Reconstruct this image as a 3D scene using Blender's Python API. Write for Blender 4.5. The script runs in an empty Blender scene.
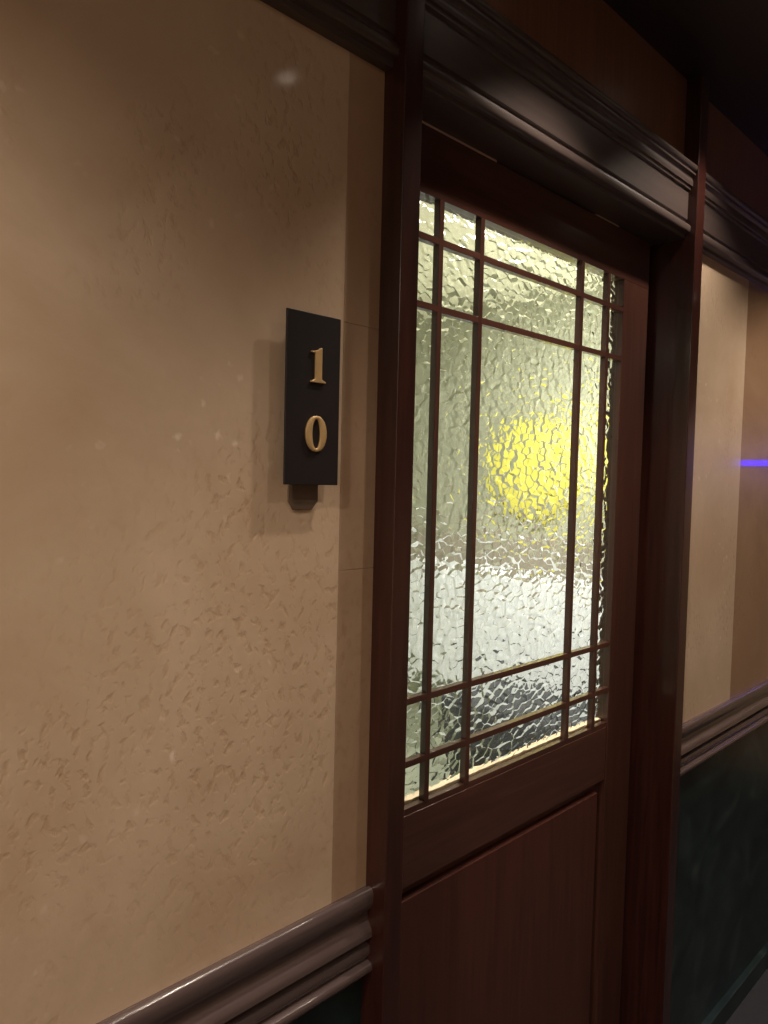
import bpy, bmesh, math, random
from mathutils import Matrix, Vector
random.seed(4)
scn = bpy.context.scene
COL = scn.collection

# ------------------------------------------------------------------ camera
def make_camera():
    p, y, r = map(math.radians, (2.6, 45.0, 1.37))
    F = Vector((math.cos(y)*math.cos(p), math.sin(y)*math.cos(p), -math.sin(p)))
    R0 = Vector((math.sin(y), -math.cos(y), 0))
    U0 = R0.cross(F)
    R = R0*math.cos(r) + U0*math.sin(r)
    U = -R0*math.sin(r) + U0*math.cos(r)
    cd = bpy.data.cameras.new('camera'); c = bpy.data.objects.new('camera', cd); COL.objects.link(c)
    cd.sensor_fit = 'VERTICAL'; cd.sensor_height = 36.0; cd.lens = 740/1024*36.0
    cd.clip_start = 0.02
    m = Matrix.Identity(4)
    for i in range(3):
        m[i][0] = R[i]; m[i][1] = U[i]; m[i][2] = -F[i]
    m[0][3], m[1][3], m[2][3] = 0, -0.75, 1.54
    c.matrix_world = m
    scn.camera = c
make_camera()

# ------------------------------------------------------------------ world, exposure, room light
w = bpy.data.worlds.new('world'); scn.world = w; w.use_nodes = True
w.node_tree.nodes['Background'].inputs[0].default_value = (1.0, 0.78, 0.6, 1)
w.node_tree.nodes['Background'].inputs[1].default_value = 0.38
vs = scn.view_settings
vs.view_transform = 'Standard'; vs.look = 'None'; vs.gamma = 1; vs.exposure = 0.0; vs.use_curve_mapping = False
scn.cycles.max_bounces = 8
scn.cycles.sample_clamp_indirect = 4.0

CEIL = 2.455
WARM = (1.0, 0.83, 0.68)
# downlights of the corridor: x, y, watts, cone degrees
DOWNLIGHTS = [(-0.46, -0.50, 55, 128), (1.10, -0.26, 28, 92), (1.06, -0.66, 14, 108), (1.66, -0.26, 19, 114), (2.35, -0.50, 34, 115), (3.60, -0.90, 34, 120)]
def area(name, loc, size, watts, color, rot=(0, 0, 0)):
    l = bpy.data.lights.new(name, 'AREA'); l.shape = 'RECTANGLE'; l.size, l.size_y = size
    l.energy = watts; l.color = color
    o = bpy.data.objects.new(name, l); COL.objects.link(o); o.location = loc; o.rotation_euler = rot
    return o
# unseen fill lights added to brighten the room beyond the door
area('room_fill_down', (1.85, 0.60, 2.43), (0.6, 0.4), 62, (1.0, 0.97, 0.88))
sl = bpy.data.lights.new('room_fill_spot', 'SPOT'); sl.energy = 30; sl.color = (0.95, 0.97, 1.0); sl.spot_size = math.radians(44); sl.spot_blend = 1.0  # unseen spot added to brighten the bench back
so = bpy.data.objects.new('room_fill_spot', sl); COL.objects.link(so); so.location = (1.9, 0.75, 2.35)
so.rotation_euler = (Vector((2.93, 1.30, 0.86)) - so.location).to_track_quat('-Z', 'Y').to_euler()
area('room_fill_up', (2.65, 0.42, 1.55), (0.4, 0.3), 12, (1.0, 0.98, 0.80), (math.radians(155), 0, 0))  # unseen, added to brighten the room's ceiling
# unseen soft fill added behind the camera to lift the corridor
area('corridor_fill', (-1.6, -1.1, 2.42), (0.8, 0.8), 22, (1.0, 0.80, 0.66))

# ------------------------------------------------------------------ materials
def new_mat(name):
    m = bpy.data.materials.new(name); m.use_nodes = True
    nt = m.node_tree; b = nt.nodes['Principled BSDF']
    return m, nt, b
def N(nt, t, **kw):
    n = nt.nodes.new(t)
    for k, v in kw.items():
        if k in n.inputs.keys() if isinstance(k, str) else False: n.inputs[k].default_value = v
        else: setattr(n, k, v)
    return n
def ramp(nt, stops):
    r = nt.nodes.new('ShaderNodeValToRGB'); e = r.color_ramp.elements
    e[0].position, e[0].color = stops[0][0], (*stops[0][1], 1)
    e[1].position, e[1].color = stops[-1][0], (*stops[-1][1], 1)
    for p, c in stops[1:-1]:
        x = e.new(p); x.color = (*c, 1)
    return r
def coords(nt, scale=(1, 1, 1)):
    g = nt.nodes.new('ShaderNodeNewGeometry'); mp = nt.nodes.new('ShaderNodeMapping')
    tc = nt.nodes.new('ShaderNodeTexCoord')
    nt.links.new(tc.outputs['Object'], mp.inputs['Vector']); mp.inputs['Scale'].default_value = scale
    return mp.outputs['Vector']
def wood(name, dark, light, rough=0.3, coat=0.3, axis='z', coat_rough=0.12):
    m, nt, b = new_mat(name)
    sc = {'z': (60, 60, 3), 'x': (3, 60, 60)}[axis]
    v = coords(nt, sc)
    n = N(nt, 'ShaderNodeTexNoise'); n.inputs['Scale'].default_value = 1.5; n.inputs['Detail'].default_value = 6
    n.inputs['Distortion'].default_value = 0.6
    nt.links.new(v, n.inputs['Vector'])
    r = ramp(nt, [(0.3, dark), (0.72, light)]); nt.links.new(n.outputs['Fac'], r.inputs['Fac'])
    nt.links.new(r.outputs['Color'], b.inputs['Base Color'])
    b.inputs['Roughness'].default_value = rough
    b.inputs['Coat Weight'].default_value = coat; b.inputs['Coat Roughness'].default_value = coat_rough
    bp = N(nt, 'ShaderNodeBump'); bp.inputs['Strength'].default_value = 0.15; bp.inputs['Distance'].default_value = 0.0006
    nt.links.new(n.outputs['Fac'], bp.inputs['Height']); nt.links.new(bp.outputs['Normal'], b.inputs['Normal'])
    return m
M = {}
M['mahogany'] = wood('mahogany', (0.022, 0.0065, 0.0045), (0.048, 0.013, 0.009), 0.3, 0.45)
M['door_wood'] = wood('door_wood', (0.050, 0.019, 0.013), (0.088, 0.034, 0.024), 0.33, 0.5, coat_rough=0.15)
M['door_wood_x'] = wood('door_wood_cross', (0.050, 0.019, 0.013), (0.088, 0.034, 0.024), 0.33, 0.5, 'x', 0.15)
M['panel_wood'] = wood('panel_wood', (0.055, 0.017, 0.011), (0.085, 0.026, 0.017), 0.38, 0.2, coat_rough=0.25)
M['upper_wood'] = wood('upper_panel_wood', (0.14, 0.065, 0.038), (0.21, 0.10, 0.06), 0.4, 0.2, coat_rough=0.3)
M['cornice'] = wood('cornice_lacquer', (0.055, 0.039, 0.036), (0.075, 0.056, 0.050), 0.42, 0.4, 'x', 0.38)
M['rail'] = wood('rail_lacquer', (0.090, 0.064, 0.063), (0.125, 0.092, 0.089), 0.24, 0.5, 'x', 0.12)
M['ceiling'] = wood('ceiling_boards', (0.010, 0.006, 0.005), (0.022, 0.013, 0.011), 0.5, 0.1, 'x')
M['raw_wood'] = wood('raw_wood', (0.55, 0.38, 0.22), (0.75, 0.56, 0.36), 0.6, 0.0, 'x')

def marble(name, c0, c1, c2, rough, pit=1.0, coat=0.0, coat_rough=0.05):
    m, nt, b = new_mat(name)
    v = coords(nt)
    big = N(nt, 'ShaderNodeTexNoise'); big.inputs['Scale'].default_value = 3.2; big.inputs['Detail'].default_value = 7
    big.inputs['Roughness'].default_value = 0.62; big.inputs['Distortion'].default_value = 0.5
    nt.links.new(v, big.inputs['Vector'])
    r = ramp(nt, [(0.28, c0), (0.5, c1), (0.72, c2)]); nt.links.new(big.outputs['Fac'], r.inputs['Fac'])
    # slanted scuffed relief
    mp = N(nt, 'ShaderNodeMapping'); nt.links.new(v, mp.inputs['Vector'])
    mp.inputs['Rotation'].default_value = (0, math.radians(35), 0); mp.inputs['Scale'].default_value = (85, 85, 62)
    fine = N(nt, 'ShaderNodeTexNoise'); fine.inputs['Scale'].default_value = 1.0; fine.inputs['Detail'].default_value = 4
    fine.inputs['Distortion'].default_value = 0.15
    nt.links.new(mp.outputs['Vector'], fine.inputs['Vector'])
    msk = N(nt, 'ShaderNodeTexNoise'); msk.inputs['Scale'].default_value = 4.5; msk.inputs['Detail'].default_value = 3
    nt.links.new(v, msk.inputs['Vector'])
    mr = N(nt, 'ShaderNodeMapRange'); mr.inputs['From Min'].default_value = 0.48; mr.inputs['From Max'].default_value = 0.66
    mr.inputs['To Min'].default_value = 0.03; mr.inputs['To Max'].default_value = 1.0
    nt.links.new(msk.outputs['Fac'], mr.inputs['Value'])
    fr = N(nt, 'ShaderNodeMapRange'); fr.inputs['From Min'].default_value = 0.52; fr.inputs['From Max'].default_value = 0.68
    nt.links.new(fine.outputs['Fac'], fr.inputs['Value'])
    # a worn patch beside the door
    dist = N(nt, 'ShaderNodeVectorMath'); dist.operation = 'DISTANCE'; dist.inputs[1].default_value = (0.56, 0.0, 1.27)
    nt.links.new(v, dist.inputs[0])
    dr = N(nt, 'ShaderNodeMapRange'); dr.inputs['From Min'].default_value = 0.12; dr.inputs['From Max'].default_value = 0.40
    dr.inputs['To Min'].default_value = 0.8; dr.inputs['To Max'].default_value = 0.0
    nt.links.new(dist.outputs['Value'], dr.inputs['Value'])
    mxm = N(nt, 'ShaderNodeMath'); mxm.operation = 'MAXIMUM'
    nt.links.new(mr.outputs['Result'], mxm.inputs[0]); nt.links.new(dr.outputs['Result'], mxm.inputs[1])
    mr = mxm
    mul = N(nt, 'ShaderNodeMath'); mul.operation = 'MULTIPLY'
    nt.links.new(fr.outputs['Result'], mul.inputs[0]); nt.links.new(mr.outputs[0], mul.inputs[1])
    mx = N(nt, 'ShaderNodeMixRGB'); mx.blend_type = 'MULTIPLY'
    mx.inputs['Color2'].default_value = (0.80, 0.70, 0.60, 1)
    f2 = N(nt, 'ShaderNodeMath'); f2.operation = 'MULTIPLY'; f2.inputs[1].default_value = 0.65
    nt.links.new(mul.outputs[0], f2.inputs[0]); nt.links.new(f2.outputs[0], mx.inputs['Fac'])
    nt.links.new(r.outputs['Color'], mx.inputs['Color1'])
    # glints of small pits painted as pale flecks, in loose clusters
    fv = N(nt, 'ShaderNodeTexVoronoi'); fv.inputs['Scale'].default_value = 34
    fw = N(nt, 'ShaderNodeVectorMath'); fw.operation = 'MULTIPLY_ADD'; fw.inputs[1].default_value = (0.02, 0.02, 0.02)
    nt.links.new(fine.outputs['Color'], fw.inputs[0]); nt.links.new(v, fw.inputs[2]); nt.links.new(fw.outputs[0], fv.inputs['Vector'])
    fl = N(nt, 'ShaderNodeMapRange'); fl.inputs['From Min'].default_value = 0.06; fl.inputs['From Max'].default_value = 0.22
    fl.inputs['To Min'].default_value = 1.0; fl.inputs['To Max'].default_value = 0.0
    nt.links.new(fv.outputs['Distance'], fl.inputs['Value'])
    cl = N(nt, 'ShaderNodeTexNoise'); cl.inputs['Scale'].default_value = 5.5; cl.inputs['Detail'].default_value = 2
    nt.links.new(v, cl.inputs['Vector'])
    cr = N(nt, 'ShaderNodeMapRange'); cr.inputs['From Min'].default_value = 0.52; cr.inputs['From Max'].default_value = 0.66
    nt.links.new(cl.outputs['Fac'], cr.inputs['Value'])
    fm = N(nt, 'ShaderNodeMath'); fm.operation = 'MULTIPLY'; nt.links.new(fl.outputs['Result'], fm.inputs[0]); nt.links.new(cr.outputs['Result'], fm.inputs[1])
    fk = N(nt, 'ShaderNodeMath'); fk.operation = 'MULTIPLY'; fk.inputs[1].default_value = 0.55 if pit == 1.0 else 0.0; nt.links.new(fm.outputs[0], fk.inputs[0])
    mf = N(nt, 'ShaderNodeMixRGB'); mf.inputs['Color2'].default_value = (0.90, 0.80, 0.68, 1)
    nt.links.new(fk.outputs[0], mf.inputs['Fac']); nt.links.new(mx.outputs['Color'], mf.inputs['Color1'])
    nt.links.new(mf.outputs['Color'], b.inputs['Base Color'])
    bp = N(nt, 'ShaderNodeBump'); bp.inputs['Strength'].default_value = 0.4*pit; bp.inputs['Distance'].default_value = 0.0016
    bp.invert = True
    nt.links.new(mul.outputs[0], bp.inputs['Height']); nt.links.new(bp.outputs['Normal'], b.inputs['Normal'])
    b.inputs['Roughness'].default_value = rough
    b.inputs['Coat Weight'].default_value = coat; b.inputs['Coat Roughness'].default_value = coat_rough
    return m
M['marble'] = marble('cream_marble', (0.49, 0.35, 0.23), (0.57, 0.44, 0.31), (0.66, 0.52, 0.385), 0.42, 1.0, 0.5, 0.09)
M['marble_shade'] = marble('shaded_marble', (0.34, 0.225, 0.14), (0.41, 0.285, 0.185), (0.47, 0.34, 0.23), 0.42, 0.5, 0.4, 0.10)  # wall marble darkened: shade beside the post put into the colour
M['marble_darker'] = marble('darker_marble', (0.22, 0.13, 0.07), (0.30, 0.185, 0.105), (0.36, 0.23, 0.14), 0.40, 0.35, 0.6, 0.05)
def green():
    m, nt, b = new_mat('green_marble')
    v = coords(nt)
    n = N(nt, 'ShaderNodeTexNoise'); n.inputs['Scale'].default_value = 6; n.inputs['Detail'].default_value = 8
    n.inputs['Distortion'].default_value = 1.6; nt.links.new(v, n.inputs['Vector'])
    r = ramp(nt, [(0.35, (0.007, 0.014, 0.016)), (0.55, (0.014, 0.030, 0.031)), (0.75, (0.04, 0.06, 0.06))])
    nt.links.new(n.outputs['Fac'], r.inputs['Fac']); nt.links.new(r.outputs['Color'], b.inputs['Base Color'])
    b.inputs['Roughness'].default_value = 0.3
    return m
M['green'] = green()
def plain(name, col, rough=0.5, metal=0.0, emit=None, strength=0):
    m, nt, b = new_mat(name)
    n = N(nt, 'ShaderNodeTexNoise'); n.inputs['Scale'].default_value = 40
    r = ramp(nt, [(0.3, tuple(c*0.9 for c in col)), (0.7, tuple(min(1, c*1.08) for c in col))])
    nt.links.new(coords(nt), n.inputs['Vector']); nt.links.new(n.outputs['Fac'], r.inputs['Fac'])
    nt.links.new(r.outputs['Color'], b.inputs['Base Color'])
    b.inputs['Roughness'].default_value = rough; b.inputs['Metallic'].default_value = metal
    if emit:
        b.inputs['Emission Color'].default_value = (*emit, 1); b.inputs['Emission Strength'].default_value = strength
    return m
M['black'] = plain('black_sign', (0.012, 0.009, 0.010), 0.45)
M['brass'] = plain('brass', (0.62, 0.43, 0.20), 0.45, 0.35)
M['backing'] = plain('sign_backing', (0.40, 0.27, 0.17), 0.5)
M['bracket'] = plain('sign_bracket', (0.12, 0.083, 0.058), 0.4)
M['room_wall'] = plain('room_wall', (0.43, 0.45, 0.36), 0.8)
M['plaster'] = plain('pale_plaster', (0.85, 0.86, 0.72), 0.8)
M['white'] = plain('white_cloth', (0.86, 0.90, 0.96), 0.7)
M['cap'] = plain('brown_cap', (0.34, 0.31, 0.26), 0.5)
M['dark'] = plain('charcoal_fabric', (0.05, 0.055, 0.065), 0.7)
M['carpet'] = plain('dark_carpet', (0.030, 0.032, 0.040), 0.9)
M['yellow_glow'] = plain('yellow_glow', (0.35, 0.32, 0.06), 0.5, 0, (0.95, 0.86, 0.14), 0.72)
M['white_glow'] = plain('white_glow', (0.8, 0.8, 0.8), 0.5, 0, (1.0, 0.95, 0.88), 2.5)
M['lens'] = plain('lamp_lens', (0.8, 0.8, 0.8), 0.5, 0, (1.0, 0.85, 0.7), 6.0)
M['blue_glow'] = plain('blue_glow', (0.02, 0.02, 0.5), 0.5, 0, (0.01, 0.0, 1.0), 11.0)
M['metal'] = plain('dull_metal', (0.35, 0.32, 0.30), 0.35, 0.9)
M['gap_light'] = plain('gap_light_strip', (0.55, 0.42, 0.38), 0.6)  # pale colour standing in for room light leaking over the door
def glass():
    m, nt, b = new_mat('hammered_glass')
    v = coords(nt)
    wn = N(nt, 'ShaderNodeTexNoise'); wn.inputs['Scale'].default_value = 45; wn.inputs['Detail'].default_value = 1
    nt.links.new(v, wn.inputs['Vector'])
    vm = N(nt, 'ShaderNodeVectorMath'); vm.operation = 'MULTIPLY_ADD'
    vm.inputs[1].default_value = (0.006, 0.006, 0.006)
    v2 = coords(nt, (0.68, 1.0, 1.05))
    nt.links.new(wn.outputs['Color'], vm.inputs[0]); nt.links.new(v2, vm.inputs[2])
    vo = N(nt, 'ShaderNodeTexVoronoi'); vo.feature = 'SMOOTH_F1'; vo.inputs['Scale'].default_value = 74
    vo.inputs['Smoothness'].default_value = 0.12
    nt.links.new(vm.outputs[0], vo.inputs['Vector'])
    bp = N(nt, 'ShaderNodeBump'); bp.inputs['Strength'].default_value = 1.0; bp.inputs['Distance'].default_value = 0.00165
    bp.invert = True
    sq = N(nt, 'ShaderNodeMath'); sq.operation = 'MULTIPLY'
    nt.links.new(vo.outputs['Distance'], sq.inputs[0]); nt.links.new(vo.outputs['Distance'], sq.inputs[1])
    nt.links.new(sq.outputs[0], bp.inputs['Height']); nt.links.new(bp.outputs['Normal'], b.inputs['Normal'])
    b.inputs['Base Color'].default_value = (0.96, 0.98, 0.95, 1)
    b.inputs['Transmission Weight'].default_value = 1.0; b.inputs['Roughness'].default_value = 0.03
    b.inputs['IOR'].default_value = 1.45
    return m
M['glass'] = glass()

# ------------------------------------------------------------------ mesh helpers
def box(bm, x0, x1, y0, y1, z0, z1):
    vs_ = [bm.verts.new(p) for p in ((x0,y0,z0),(x1,y0,z0),(x1,y1,z0),(x0,y1,z0),(x0,y0,z1),(x1,y0,z1),(x1,y1,z1),(x0,y1,z1))]
    for f in ((0,3,2,1),(4,5,6,7),(0,1,5,4),(1,2,6,5),(2,3,7,6),(3,0,4,7)):
        bm.faces.new([vs_[i] for i in f])
def extrude_x(bm, prof, x0, x1):
    a = [bm.verts.new((x0, y, z)) for y, z in prof]; b = [bm.verts.new((x1, y, z)) for y, z in prof]
    n = len(prof)
    for i in range(n):
        bm.faces.new((a[i], a[(i+1) % n], b[(i+1) % n], b[i]))
    bm.faces.new(a[::-1]); bm.faces.new(b)
def extrude_y(bm, pts, y0, y1):
    a = [bm.verts.new((x, y0, z)) for x, z in pts]; b = [bm.verts.new((x, y1, z)) for x, z in pts]
    n = len(pts)
    for i in range(n):
        bm.faces.new((a[i], a[(i+1) % n], b[(i+1) % n], b[i]))
    bm.faces.new(a[::-1]); bm.faces.new(b)
def lathe(bm, prof, seg=32, c=(0, 0, 0)):
    rings = []
    for r, z in prof:
        if r < 1e-6: rings.append([bm.verts.new((c[0], c[1], c[2]+z))])
        else: rings.append([bm.verts.new((c[0]+r*math.cos(2*math.pi*i/seg), c[1]+r*math.sin(2*math.pi*i/seg), c[2]+z)) for i in range(seg)])
    for a, b in zip(rings, rings[1:]):
        for i in range(seg):
            j = (i+1) % seg
            if len(a) == 1 and len(b) > 1: bm.faces.new((a[0], b[i], b[j]))
            elif len(b) == 1 and len(a) > 1: bm.faces.new((a[i], a[j], b[0]))
            elif len(a) > 1: bm.faces.new((a[i], a[j], b[j], b[i]))
def obj(name, bm, mat, parent=None, bevel=0.0, smooth=False, seg=2, kind=None):
    bmesh.ops.recalc_face_normals(bm, faces=bm.faces[:])
    me = bpy.data.meshes.new(name); bm.to_mesh(me); bm.free()
    o = bpy.data.objects.new(name, me); COL.objects.link(o); me.materials.append(M[mat])
    if smooth:
        for p in me.polygons: p.use_smooth = True
    if bevel:
        b = o.modifiers.new('bevel', 'BEVEL'); b.width = bevel; b.segments = seg; b.limit_method = 'ANGLE'; b.angle_limit = math.radians(25)
        for p in me.polygons: p.use_smooth = True
        wn = o.modifiers.new('wn', 'WEIGHTED_NORMAL')
    if parent: o.parent = parent
    if kind: o['kind'] = kind
    return o
def boxobj(name, b, mat, parent=None, bevel=0.0, kind=None):
    bm = bmesh.new(); box(bm, *b); return obj(name, bm, mat, parent, bevel, kind=kind)
def empty(name, loc, label=None, cat=None, group=None, kind=None):
    o = bpy.data.objects.new(name, None); COL.objects.link(o); o.location = loc; o.empty_display_size = 0.05
    if label: o['label'] = label; o['category'] = cat
    if group: o['group'] = group
    if kind: o['kind'] = kind
    return o
def smooth_profile(pts, n=4):   # rounds a profile with Chaikin cuts, end points kept
    for _ in range(n):
        q = [pts[0]]
        for a, b in zip(pts, pts[1:]):
            q.append((a[0]*.75+b[0]*.25, a[1]*.75+b[1]*.25)); q.append((a[0]*.25+b[0]*.75, a[1]*.25+b[1]*.75))
        q.append(pts[-1]); pts = q
    return pts

# ------------------------------------------------------------------ walls
XL, XE = -2.6, 4.25          # corridor ends
YB = -1.75                   # opposite corridor wall
PL0, PL1, PR0, PR1 = 0.731, 0.767, 1.680, 1.722   # posts
RAILZ = 0.82
S = 'structure'
wl = boxobj('wall_left', (XL, 0.6651, 0.0, 0.15, 0.86, 2.105), 'marble', kind=S)
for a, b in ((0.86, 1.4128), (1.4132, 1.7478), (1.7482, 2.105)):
    boxobj('shaded_edge_slab', (0.6655, PL0+0.02, 0.0, 0.15, a, b), 'marble_shade', wl, 0.0005)  # darker tone paints the shaded strip along the post
boxobj('wainscot', (XL, PL0+0.02, 0.004, 0.15, 0.0, 0.86), 'green', wl)
boxobj('upper_panel', (XL, PL0+0.02, -0.005, 0.15, 2.105, CEIL), 'upper_wood', wl)
wr = boxobj('wall_right', (PR1-0.02, 2.1285, 0.0, 0.15, 0.86, 2.105), 'marble', kind=S)
boxobj('darker_slab', (2.129, 2.62, 0.0, 0.15, 0.86, 2.105), 'marble_darker', wr, 0.0008)  # slab in a darker tone beyond the seam
boxobj('marble_slab', (2.6205, XE, 0.0, 0.15, 0.86, 2.105), 'marble', wr)
boxobj('wainscot', (PR1-0.02, XE, 0.004, 0.15, 0.0, 0.86), 'green', wr)
boxobj('upper_panel', (PR1-0.02, XE, -0.005, 0.15, 2.105, CEIL), 'upper_wood', wr)
boxobj('trim_1', (PL0+0.02, PR1-0.02, -0.005, 0.15, 2.245, CEIL), 'upper_wood', kind=S)
boxobj('wall_back', (XL, XE, YB-0.1, YB, 0, CEIL), 'marble', kind=S)
boxobj('wall_end', (XE, XE+0.1, YB-0.1, 0.15, 0, CEIL), 'marble', kind=S)
boxobj('floor', (XL-1.5, XE+0.1, YB-0.1, 3.2, -0.1, 0), 'carpet', kind=S)
boxobj('ceiling', (XL, XE+0.1, YB-0.1, 0.15, CEIL, CEIL+0.1), 'ceiling', kind=S)
boxobj('floor_room', (-0.1, 3.2, 0.15, 3.2, 0.0, 0.012), 'room_wall', kind=S)
boxobj('ceiling_room', (-0.1, 3.2, 0.15, 3.2, CEIL, CEIL+0.1), 'plaster', kind=S)
boxobj('baseboard_right', (PR1, XE, -0.014, 0.01, 0, 0.06), 'green', bevel=0.003, kind=S)
boxobj('baseboard_left', (XL, PL0, -0.014, 0.01, 0, 0.12), 'rail', bevel=0.003, kind=S)

# ------------------------------------------------------------------ posts
boxobj('trim_2', (PL0, PL1, -0.040, 0.15, 0, CEIL), 'mahogany', bevel=0.002, kind=S)
boxobj('trim_3', (PR0, PR1, -0.040, 0.15, 0, CEIL), 'mahogany', bevel=0.002, kind=S)

# ------------------------------------------------------------------ cornice (three runs between the posts)
def cornice_profile(back):
    lower = smooth_profile([(-0.012, 2.100), (-0.015, 2.100), (-0.015, 2.108)], 2) + \
            smooth_profile([(-0.019, 2.110), (-0.027, 2.112), (-0.027, 2.128), (-0.019, 2.131)], 3) + [(-0.015, 2.134), (-0.015, 2.140)]
    frieze = [(-0.019, 2.142), (-0.019, 2.204)]
    upper = [(-0.024, 2.206), (-0.024, 2.212)] + smooth_profile([(-0.028, 2.213), (-0.029, 2.222), (-0.026, 2.232), (-0.034, 2.236)], 3) + \
            [(-0.034, 2.240)] + smooth_profile([(-0.030, 2.242), (-0.038, 2.246), (-0.038, 2.257), (-0.028, 2.260)], 3)
    return lower + frieze + upper + [(-0.004, 2.262), (back, 2.262), (back, 2.100)]
for nm, a, b, back in (('trim_4', PL1-0.004, PR0+0.004, 0.15), ('trim_5', XL, PL0+0.004, 0.004), ('trim_6', PR1-0.004, XE, 0.004)):
    bm = bmesh.new(); extrude_x(bm, cornice_profile(back), a, b); obj(nm, bm, 'cornice', bevel=0.0006, kind=S)

# ------------------------------------------------------------------ chair rail
def rail_profile():
    return [(0.006, 0.949)] + smooth_profile([(0.0, 0.950), (-0.010, 0.953), (-0.0165, 0.947), (-0.0155, 0.930), (-0.0120, 0.921)], 3) + \
        [(-0.0060, 0.919)] + smooth_profile([(-0.0050, 0.915), (-0.0050, 0.902), (-0.0140, 0.892), (-0.0148, 0.880)], 3) + \
        [(-0.0020, 0.878), (-0.0020, 0.869)] + smooth_profile([(-0.0100, 0.866), (-0.0110, 0.852), (-0.0050, 0.844)], 3) + \
        smooth_profile([(-0.0120, 0.842), (-0.0170, 0.840), (-0.0170, 0.830), (-0.0120, 0.826)], 3) + \
        [(-0.0060, 0.822), (0.006, 0.817)]
for nm, a, b in (('trim_7', XL, PL0+0.002), ('trim_8', PR1-0.002, XE)):
    bm = bmesh.new(); extrude_x(bm, rail_profile(), a, b); obj(nm, bm, 'rail', bevel=0.0005, kind=S)

# ------------------------------------------------------------------ sliding door
DY0, DYG, DY1 = 0.055, 0.068, 0.084
door = empty('door_1', (0.745, 0.055, 0), kind=S)
def dpart(name, b, mat, bevel=0.0012, parent=None):
    o = boxobj(name, b, mat, None, bevel)
    p = parent or door
    o.parent = p; o.matrix_parent_inverse = Matrix.Translation(-Vector((0.745, 0.055, 0))) if p is door else Matrix.Identity(4)
    return o
GX0, GX1, GZ0, GZ1 = 0.858, 1.539, 1.000, 1.992
dpart('stile', (0.745, GX0, DY0, DY1, 0.01, GZ1), 'door_wood')
dpart('stile', (GX1, 1.656, DY0, DY1, 0.01, GZ1), 'door_wood')
dpart('top_rail', (0.745, 1.656, DY0, DY1, GZ1, 2.097), 'door_wood_x', 0.0008)
dpart('middle_rail', (GX0, GX1-0.004, DY0, DY1, 0.868, 0.989), 'door_wood_x')
dpart('bottom_rail', (GX0, GX1-0.004, DY0, DY1, 0.01, 0.16), 'door_wood_x')
dpart('sill_bead', (GX0, GX1, DY0+0.0015, DYG, 0.989, GZ0), 'door_wood_x', 0.001)
dpart('glazing_bead', (GX0, GX1, DYG+0.006, DY1+0.003, 0.989, GZ0+0.004), 'raw_wood', 0.001)
bm = bmesh.new()
pz0, pz1, px0, px1 = 0.16, 0.868, GX0-0.027, GX1-0.004
box(bm, px0, px1, 0.072, 0.080, pz0, pz1)
# raised field with a narrow sloping edge
a = [(px0+0.024, pz0+0.022), (px1-0.024, pz0+0.022), (px1-0.024, pz1-0.022), (px0+0.024, pz1-0.022)]
b_ = [(px0+0.027, pz0+0.025), (px1-0.027, pz0+0.025), (px1-0.027, pz1-0.025), (px0+0.027, pz1-0.025)]
va = [bm.verts.new((x, 0.072, z)) for x, z in a]; vb = [bm.verts.new((x, 0.0575, z)) for x, z in b_]
for i in range(4): bm.faces.new((va[i], va[(i+1) % 4], vb[(i+1) % 4], vb[i]))
bm.faces.new(vb)
o = obj('raised_panel', bm, 'panel_wood'); o.parent = door; o.matrix_parent_inverse = Matrix.Translation(-Vector((0.745, 0.055, 0)))
for x in (0.9225, 1.0305, 1.3655, 1.4745):
    dpart('muntin', (x-0.0055, x+0.0055, DY0, DYG, GZ0, GZ1), 'door_wood', 0.0006)
for z in (1.9255, 1.818, 1.1785, 1.0745):
    dpart('muntin', (GX0, GX1, DY0+0.0003, DYG, z-0.0055, z+0.0055), 'door_wood_x', 0.0006)
dpart('glass_pane', (GX0-0.004, GX1+0.004, DYG, DYG+0.005, GZ0-0.006, GZ1+0.004), 'glass', 0)
dpart('gap_light_strip', (0.80, 1.062, DY0-0.001, DY0+0.004, 2.0965, 2.0995), 'gap_light', 0)  # pale strip drawn in place of the light line above the door
dpart('gap_light_strip', (1.405, 1.505, DY0-0.001, DY0+0.004, 2.0968, 2.0990), 'gap_light', 0)
# door stops closing the slot round the door, on the room side
bm = bmesh.new()
box(bm, 1.640, PR0+0.004, 0.100, 0.14, 0, 2.10); box(bm, PL1-0.004, 0.80, 0.100, 0.14, 0, 2.10); box(bm, 0.80, 1.640, 0.100, 0.14, 2.07, 2.10)
obj('trim_9', bm, 'mahogany', kind=S)

# ------------------------------------------------------------------ room beyond the glass
RX0, RX1, RY0, RY1 = 0.0, 3.05, 0.15, 2.9
boxobj('wall_room_right', (RX1, RX1+0.1, RY0, RY1, 0, CEIL), 'room_wall', kind=S)
boxobj('wall_room_far', (RX0, RX1+0.1, RY1, RY1+0.1, 0, CEIL), 'room_wall', kind=S)
boxobj('wall_room_left', (RX0-0.1, RX0, RY0, RY1, 0, CEIL), 'room_wall', kind=S)

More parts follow.
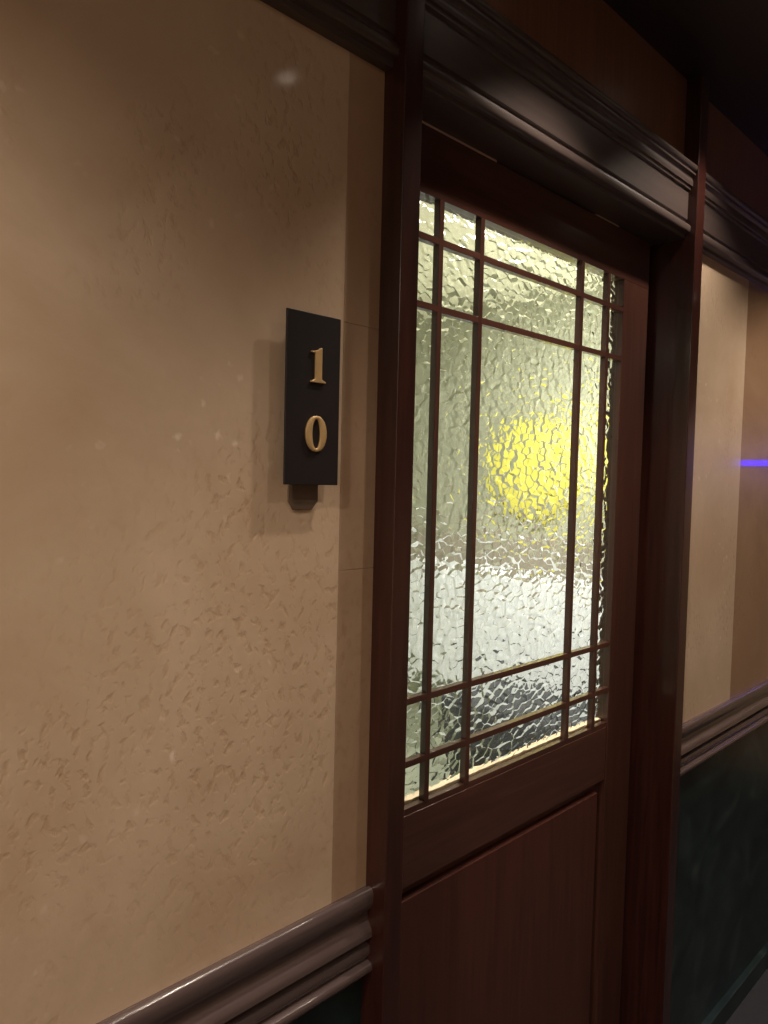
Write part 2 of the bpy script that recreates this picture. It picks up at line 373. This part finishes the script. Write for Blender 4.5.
# yellow round wall lamp
t = empty('wall_lamp', (RX1, 1.18, 1.61), 'round yellow glowing wall light blurred behind the hammered glass', 'lamp')
def parted(o, root):
    o.parent = root; o.matrix_parent_inverse = Matrix.Translation(-Vector(root.location)); return o
bm = bmesh.new(); lathe(bm, [(0, 0.10), (0.09, 0.095), (0.18, 0.075), (0.245, 0.035), (0.255, 0.0), (0, 0.0)], 40)
bmesh.ops.rotate(bm, verts=bm.verts[:], cent=(0, 0, 0), matrix=Matrix.Rotation(-math.pi/2, 3, 'Y'))
bmesh.ops.translate(bm, verts=bm.verts[:], vec=(RX1-0.02, 1.18, 1.61))
parted(obj('lamp_shade', bm, 'yellow_glow', smooth=True), t)
bm = bmesh.new(); lathe(bm, [(0, 0.02), (0.12, 0.02), (0.12, 0.0), (0, 0.0)], 32)
bmesh.ops.rotate(bm, verts=bm.verts[:], cent=(0, 0, 0), matrix=Matrix.Rotation(-math.pi/2, 3, 'Y'))
bmesh.ops.translate(bm, verts=bm.verts[:], vec=(RX1, 1.18, 1.61))
parted(obj('mount', bm, 'metal'), t)

# bench against the wall, white back and dark seat
t = empty('banquette', (2.8, 1.3, 0), 'bench with a white back and dark seat, blurred low behind the hammered glass', 'bench')
bm = bmesh.new(); box(bm, 2.93, RX1, 0.45, 2.45, 0.44, 1.10); parted(obj('backrest', bm, 'white', bevel=0.03), t)
bm = bmesh.new(); box(bm, 2.95, RX1, 0.45, 2.45, 1.10, 1.26); parted(obj('cap_rail', bm, 'cap', bevel=0.005), t)
bm = bmesh.new(); box(bm, 2.50, RX1, 0.45, 1.28, 0.34, 0.58); parted(obj('seat', bm, 'dark', bevel=0.04), t)
bm = bmesh.new(); box(bm, 2.56, RX1, 0.47, 1.26, 0.0, 0.34); parted(obj('base', bm, 'dark', bevel=0.004), t)

# ------------------------------------------------------------------ room number sign
sg = empty('number_sign', (0.6, 0.0, 1.494), 'black upright sign with brass numerals 1 and 0 on the cream marble beside the door', 'sign')
def spart(name, bm, mat, bevel=0.0, **k): return parted(obj(name, bm, mat, None, bevel, **k), sg)
bm = bmesh.new(); extrude_y(bm, [(0.576, 1.57), (0.576, 1.508), (0.584, 1.497), (0.614, 1.497), (0.624, 1.508), (0.624, 1.57)], -0.003, 0.0)
spart('bracket', bm, 'bracket', 0.0006)
bm = bmesh.new(); box(bm, 0.585, 0.625, -0.0145, 0.0, 1.545, 1.735); spart('mounting_block', bm, 'bracket')
bm = bmesh.new(); box(bm, 0.558, 0.6455, -0.017, -0.014, 1.5295, 1.7455); spart('face_plate', bm, 'black', 0.0006)
def numeral_one(cx, z0, h):
    s = h
    pts = [(-0.27, 0), (0.27, 0), (0.27, 0.05), (0.20, 0.075), (0.135, 0.10), (0.125, 0.16), (0.125, 1.0), (0.07, 1.0), (-0.03, 0.93), (-0.14, 0.895),
           (-0.27, 0.885), (-0.27, 0.845), (-0.16, 0.84), (-0.12, 0.81), (-0.115, 0.76), (-0.115, 0.16), (-0.125, 0.10), (-0.19, 0.075), (-0.27, 0.05)]
    return [(cx+x*s, z0+z*s) for x, z in pts]
bm = bmesh.new(); extrude_y(bm, numeral_one(0.6075, 1.6590, 0.0445), -0.0200, -0.0168); spart('numeral_one', bm, 'brass', 0.0007)
bm = bmesh.new(); n = 56; cx, cz = 0.6060, 1.5945
rings = []
for (rx, rz, y) in ((0.0170, 0.0228, -0.0168), (0.0170, 0.0228, -0.0194), (0.0164, 0.0222, -0.0200), (0.0074, 0.0192, -0.0200), (0.0068, 0.0186, -0.0194), (0.0068, 0.0186, -0.0168)):
    rings.append([bm.verts.new((cx+rx*math.copysign(abs(math.cos(2*math.pi*i/n))**0.92, math.cos(2*math.pi*i/n)), y, cz+rz*math.sin(2*math.pi*i/n))) for i in range(n)])
for k in range(6):
    a, b = rings[k], rings[(k+1) % 6]
    for i in range(n): bm.faces.new((a[i], a[(i+1) % n], b[(i+1) % n], b[i]))
spart('numeral_zero', bm, 'brass', smooth=True)

# ------------------------------------------------------------------ lamps of the corridor
for i, (x, y, wt, cone) in enumerate(DOWNLIGHTS):
    t = empty('ceiling_downlight', (x, y, CEIL), 'small round recessed downlight in the dark corridor ceiling', 'lamp', 'corridor downlights')
    bm = bmesh.new(); lathe(bm, [(0.020, -0.0005), (0.034, -0.003), (0.046, -0.003), (0.048, 0.0), (0.020, 0.0), (0.020, -0.0005)], 32)
    bmesh.ops.translate(bm, verts=bm.verts[:], vec=(x, y, CEIL)); parted(obj('trim_ring', bm, 'metal', smooth=True), t)
    bm = bmesh.new(); lathe(bm, [(0, -0.001), (0.014, -0.001), (0.020, -0.0005)], 32)
    bmesh.ops.translate(bm, verts=bm.verts[:], vec=(x, y, CEIL)); parted(obj('lens', bm, 'lens'), t)
    l = bpy.data.lights.new('spot', 'SPOT'); l.energy = wt; l.color = WARM; l.spot_size = math.radians(cone); l.spot_blend = 0.55
    l.shadow_soft_size = 0.02
    lo = bpy.data.objects.new('downlight_beam', l); COL.objects.link(lo); lo.location = (x, y, CEIL-0.01)

# blue light line on the end wall of the corridor
t = empty('light_strip', (XE, -0.5, 1.665), 'thin blue light line reflected in the polished marble by the right edge', 'light strip')
bm = bmesh.new(); box(bm, XE-0.012, XE, -0.745, -0.30, 1.650, 1.690); parted(obj('channel', bm, 'metal'), t)
bm = bmesh.new(); box(bm, XE-0.020, XE-0.012, -0.742, -0.305, 1.655, 1.685); parted(obj('diffuser', bm, 'blue_glow', bevel=0.003), t)
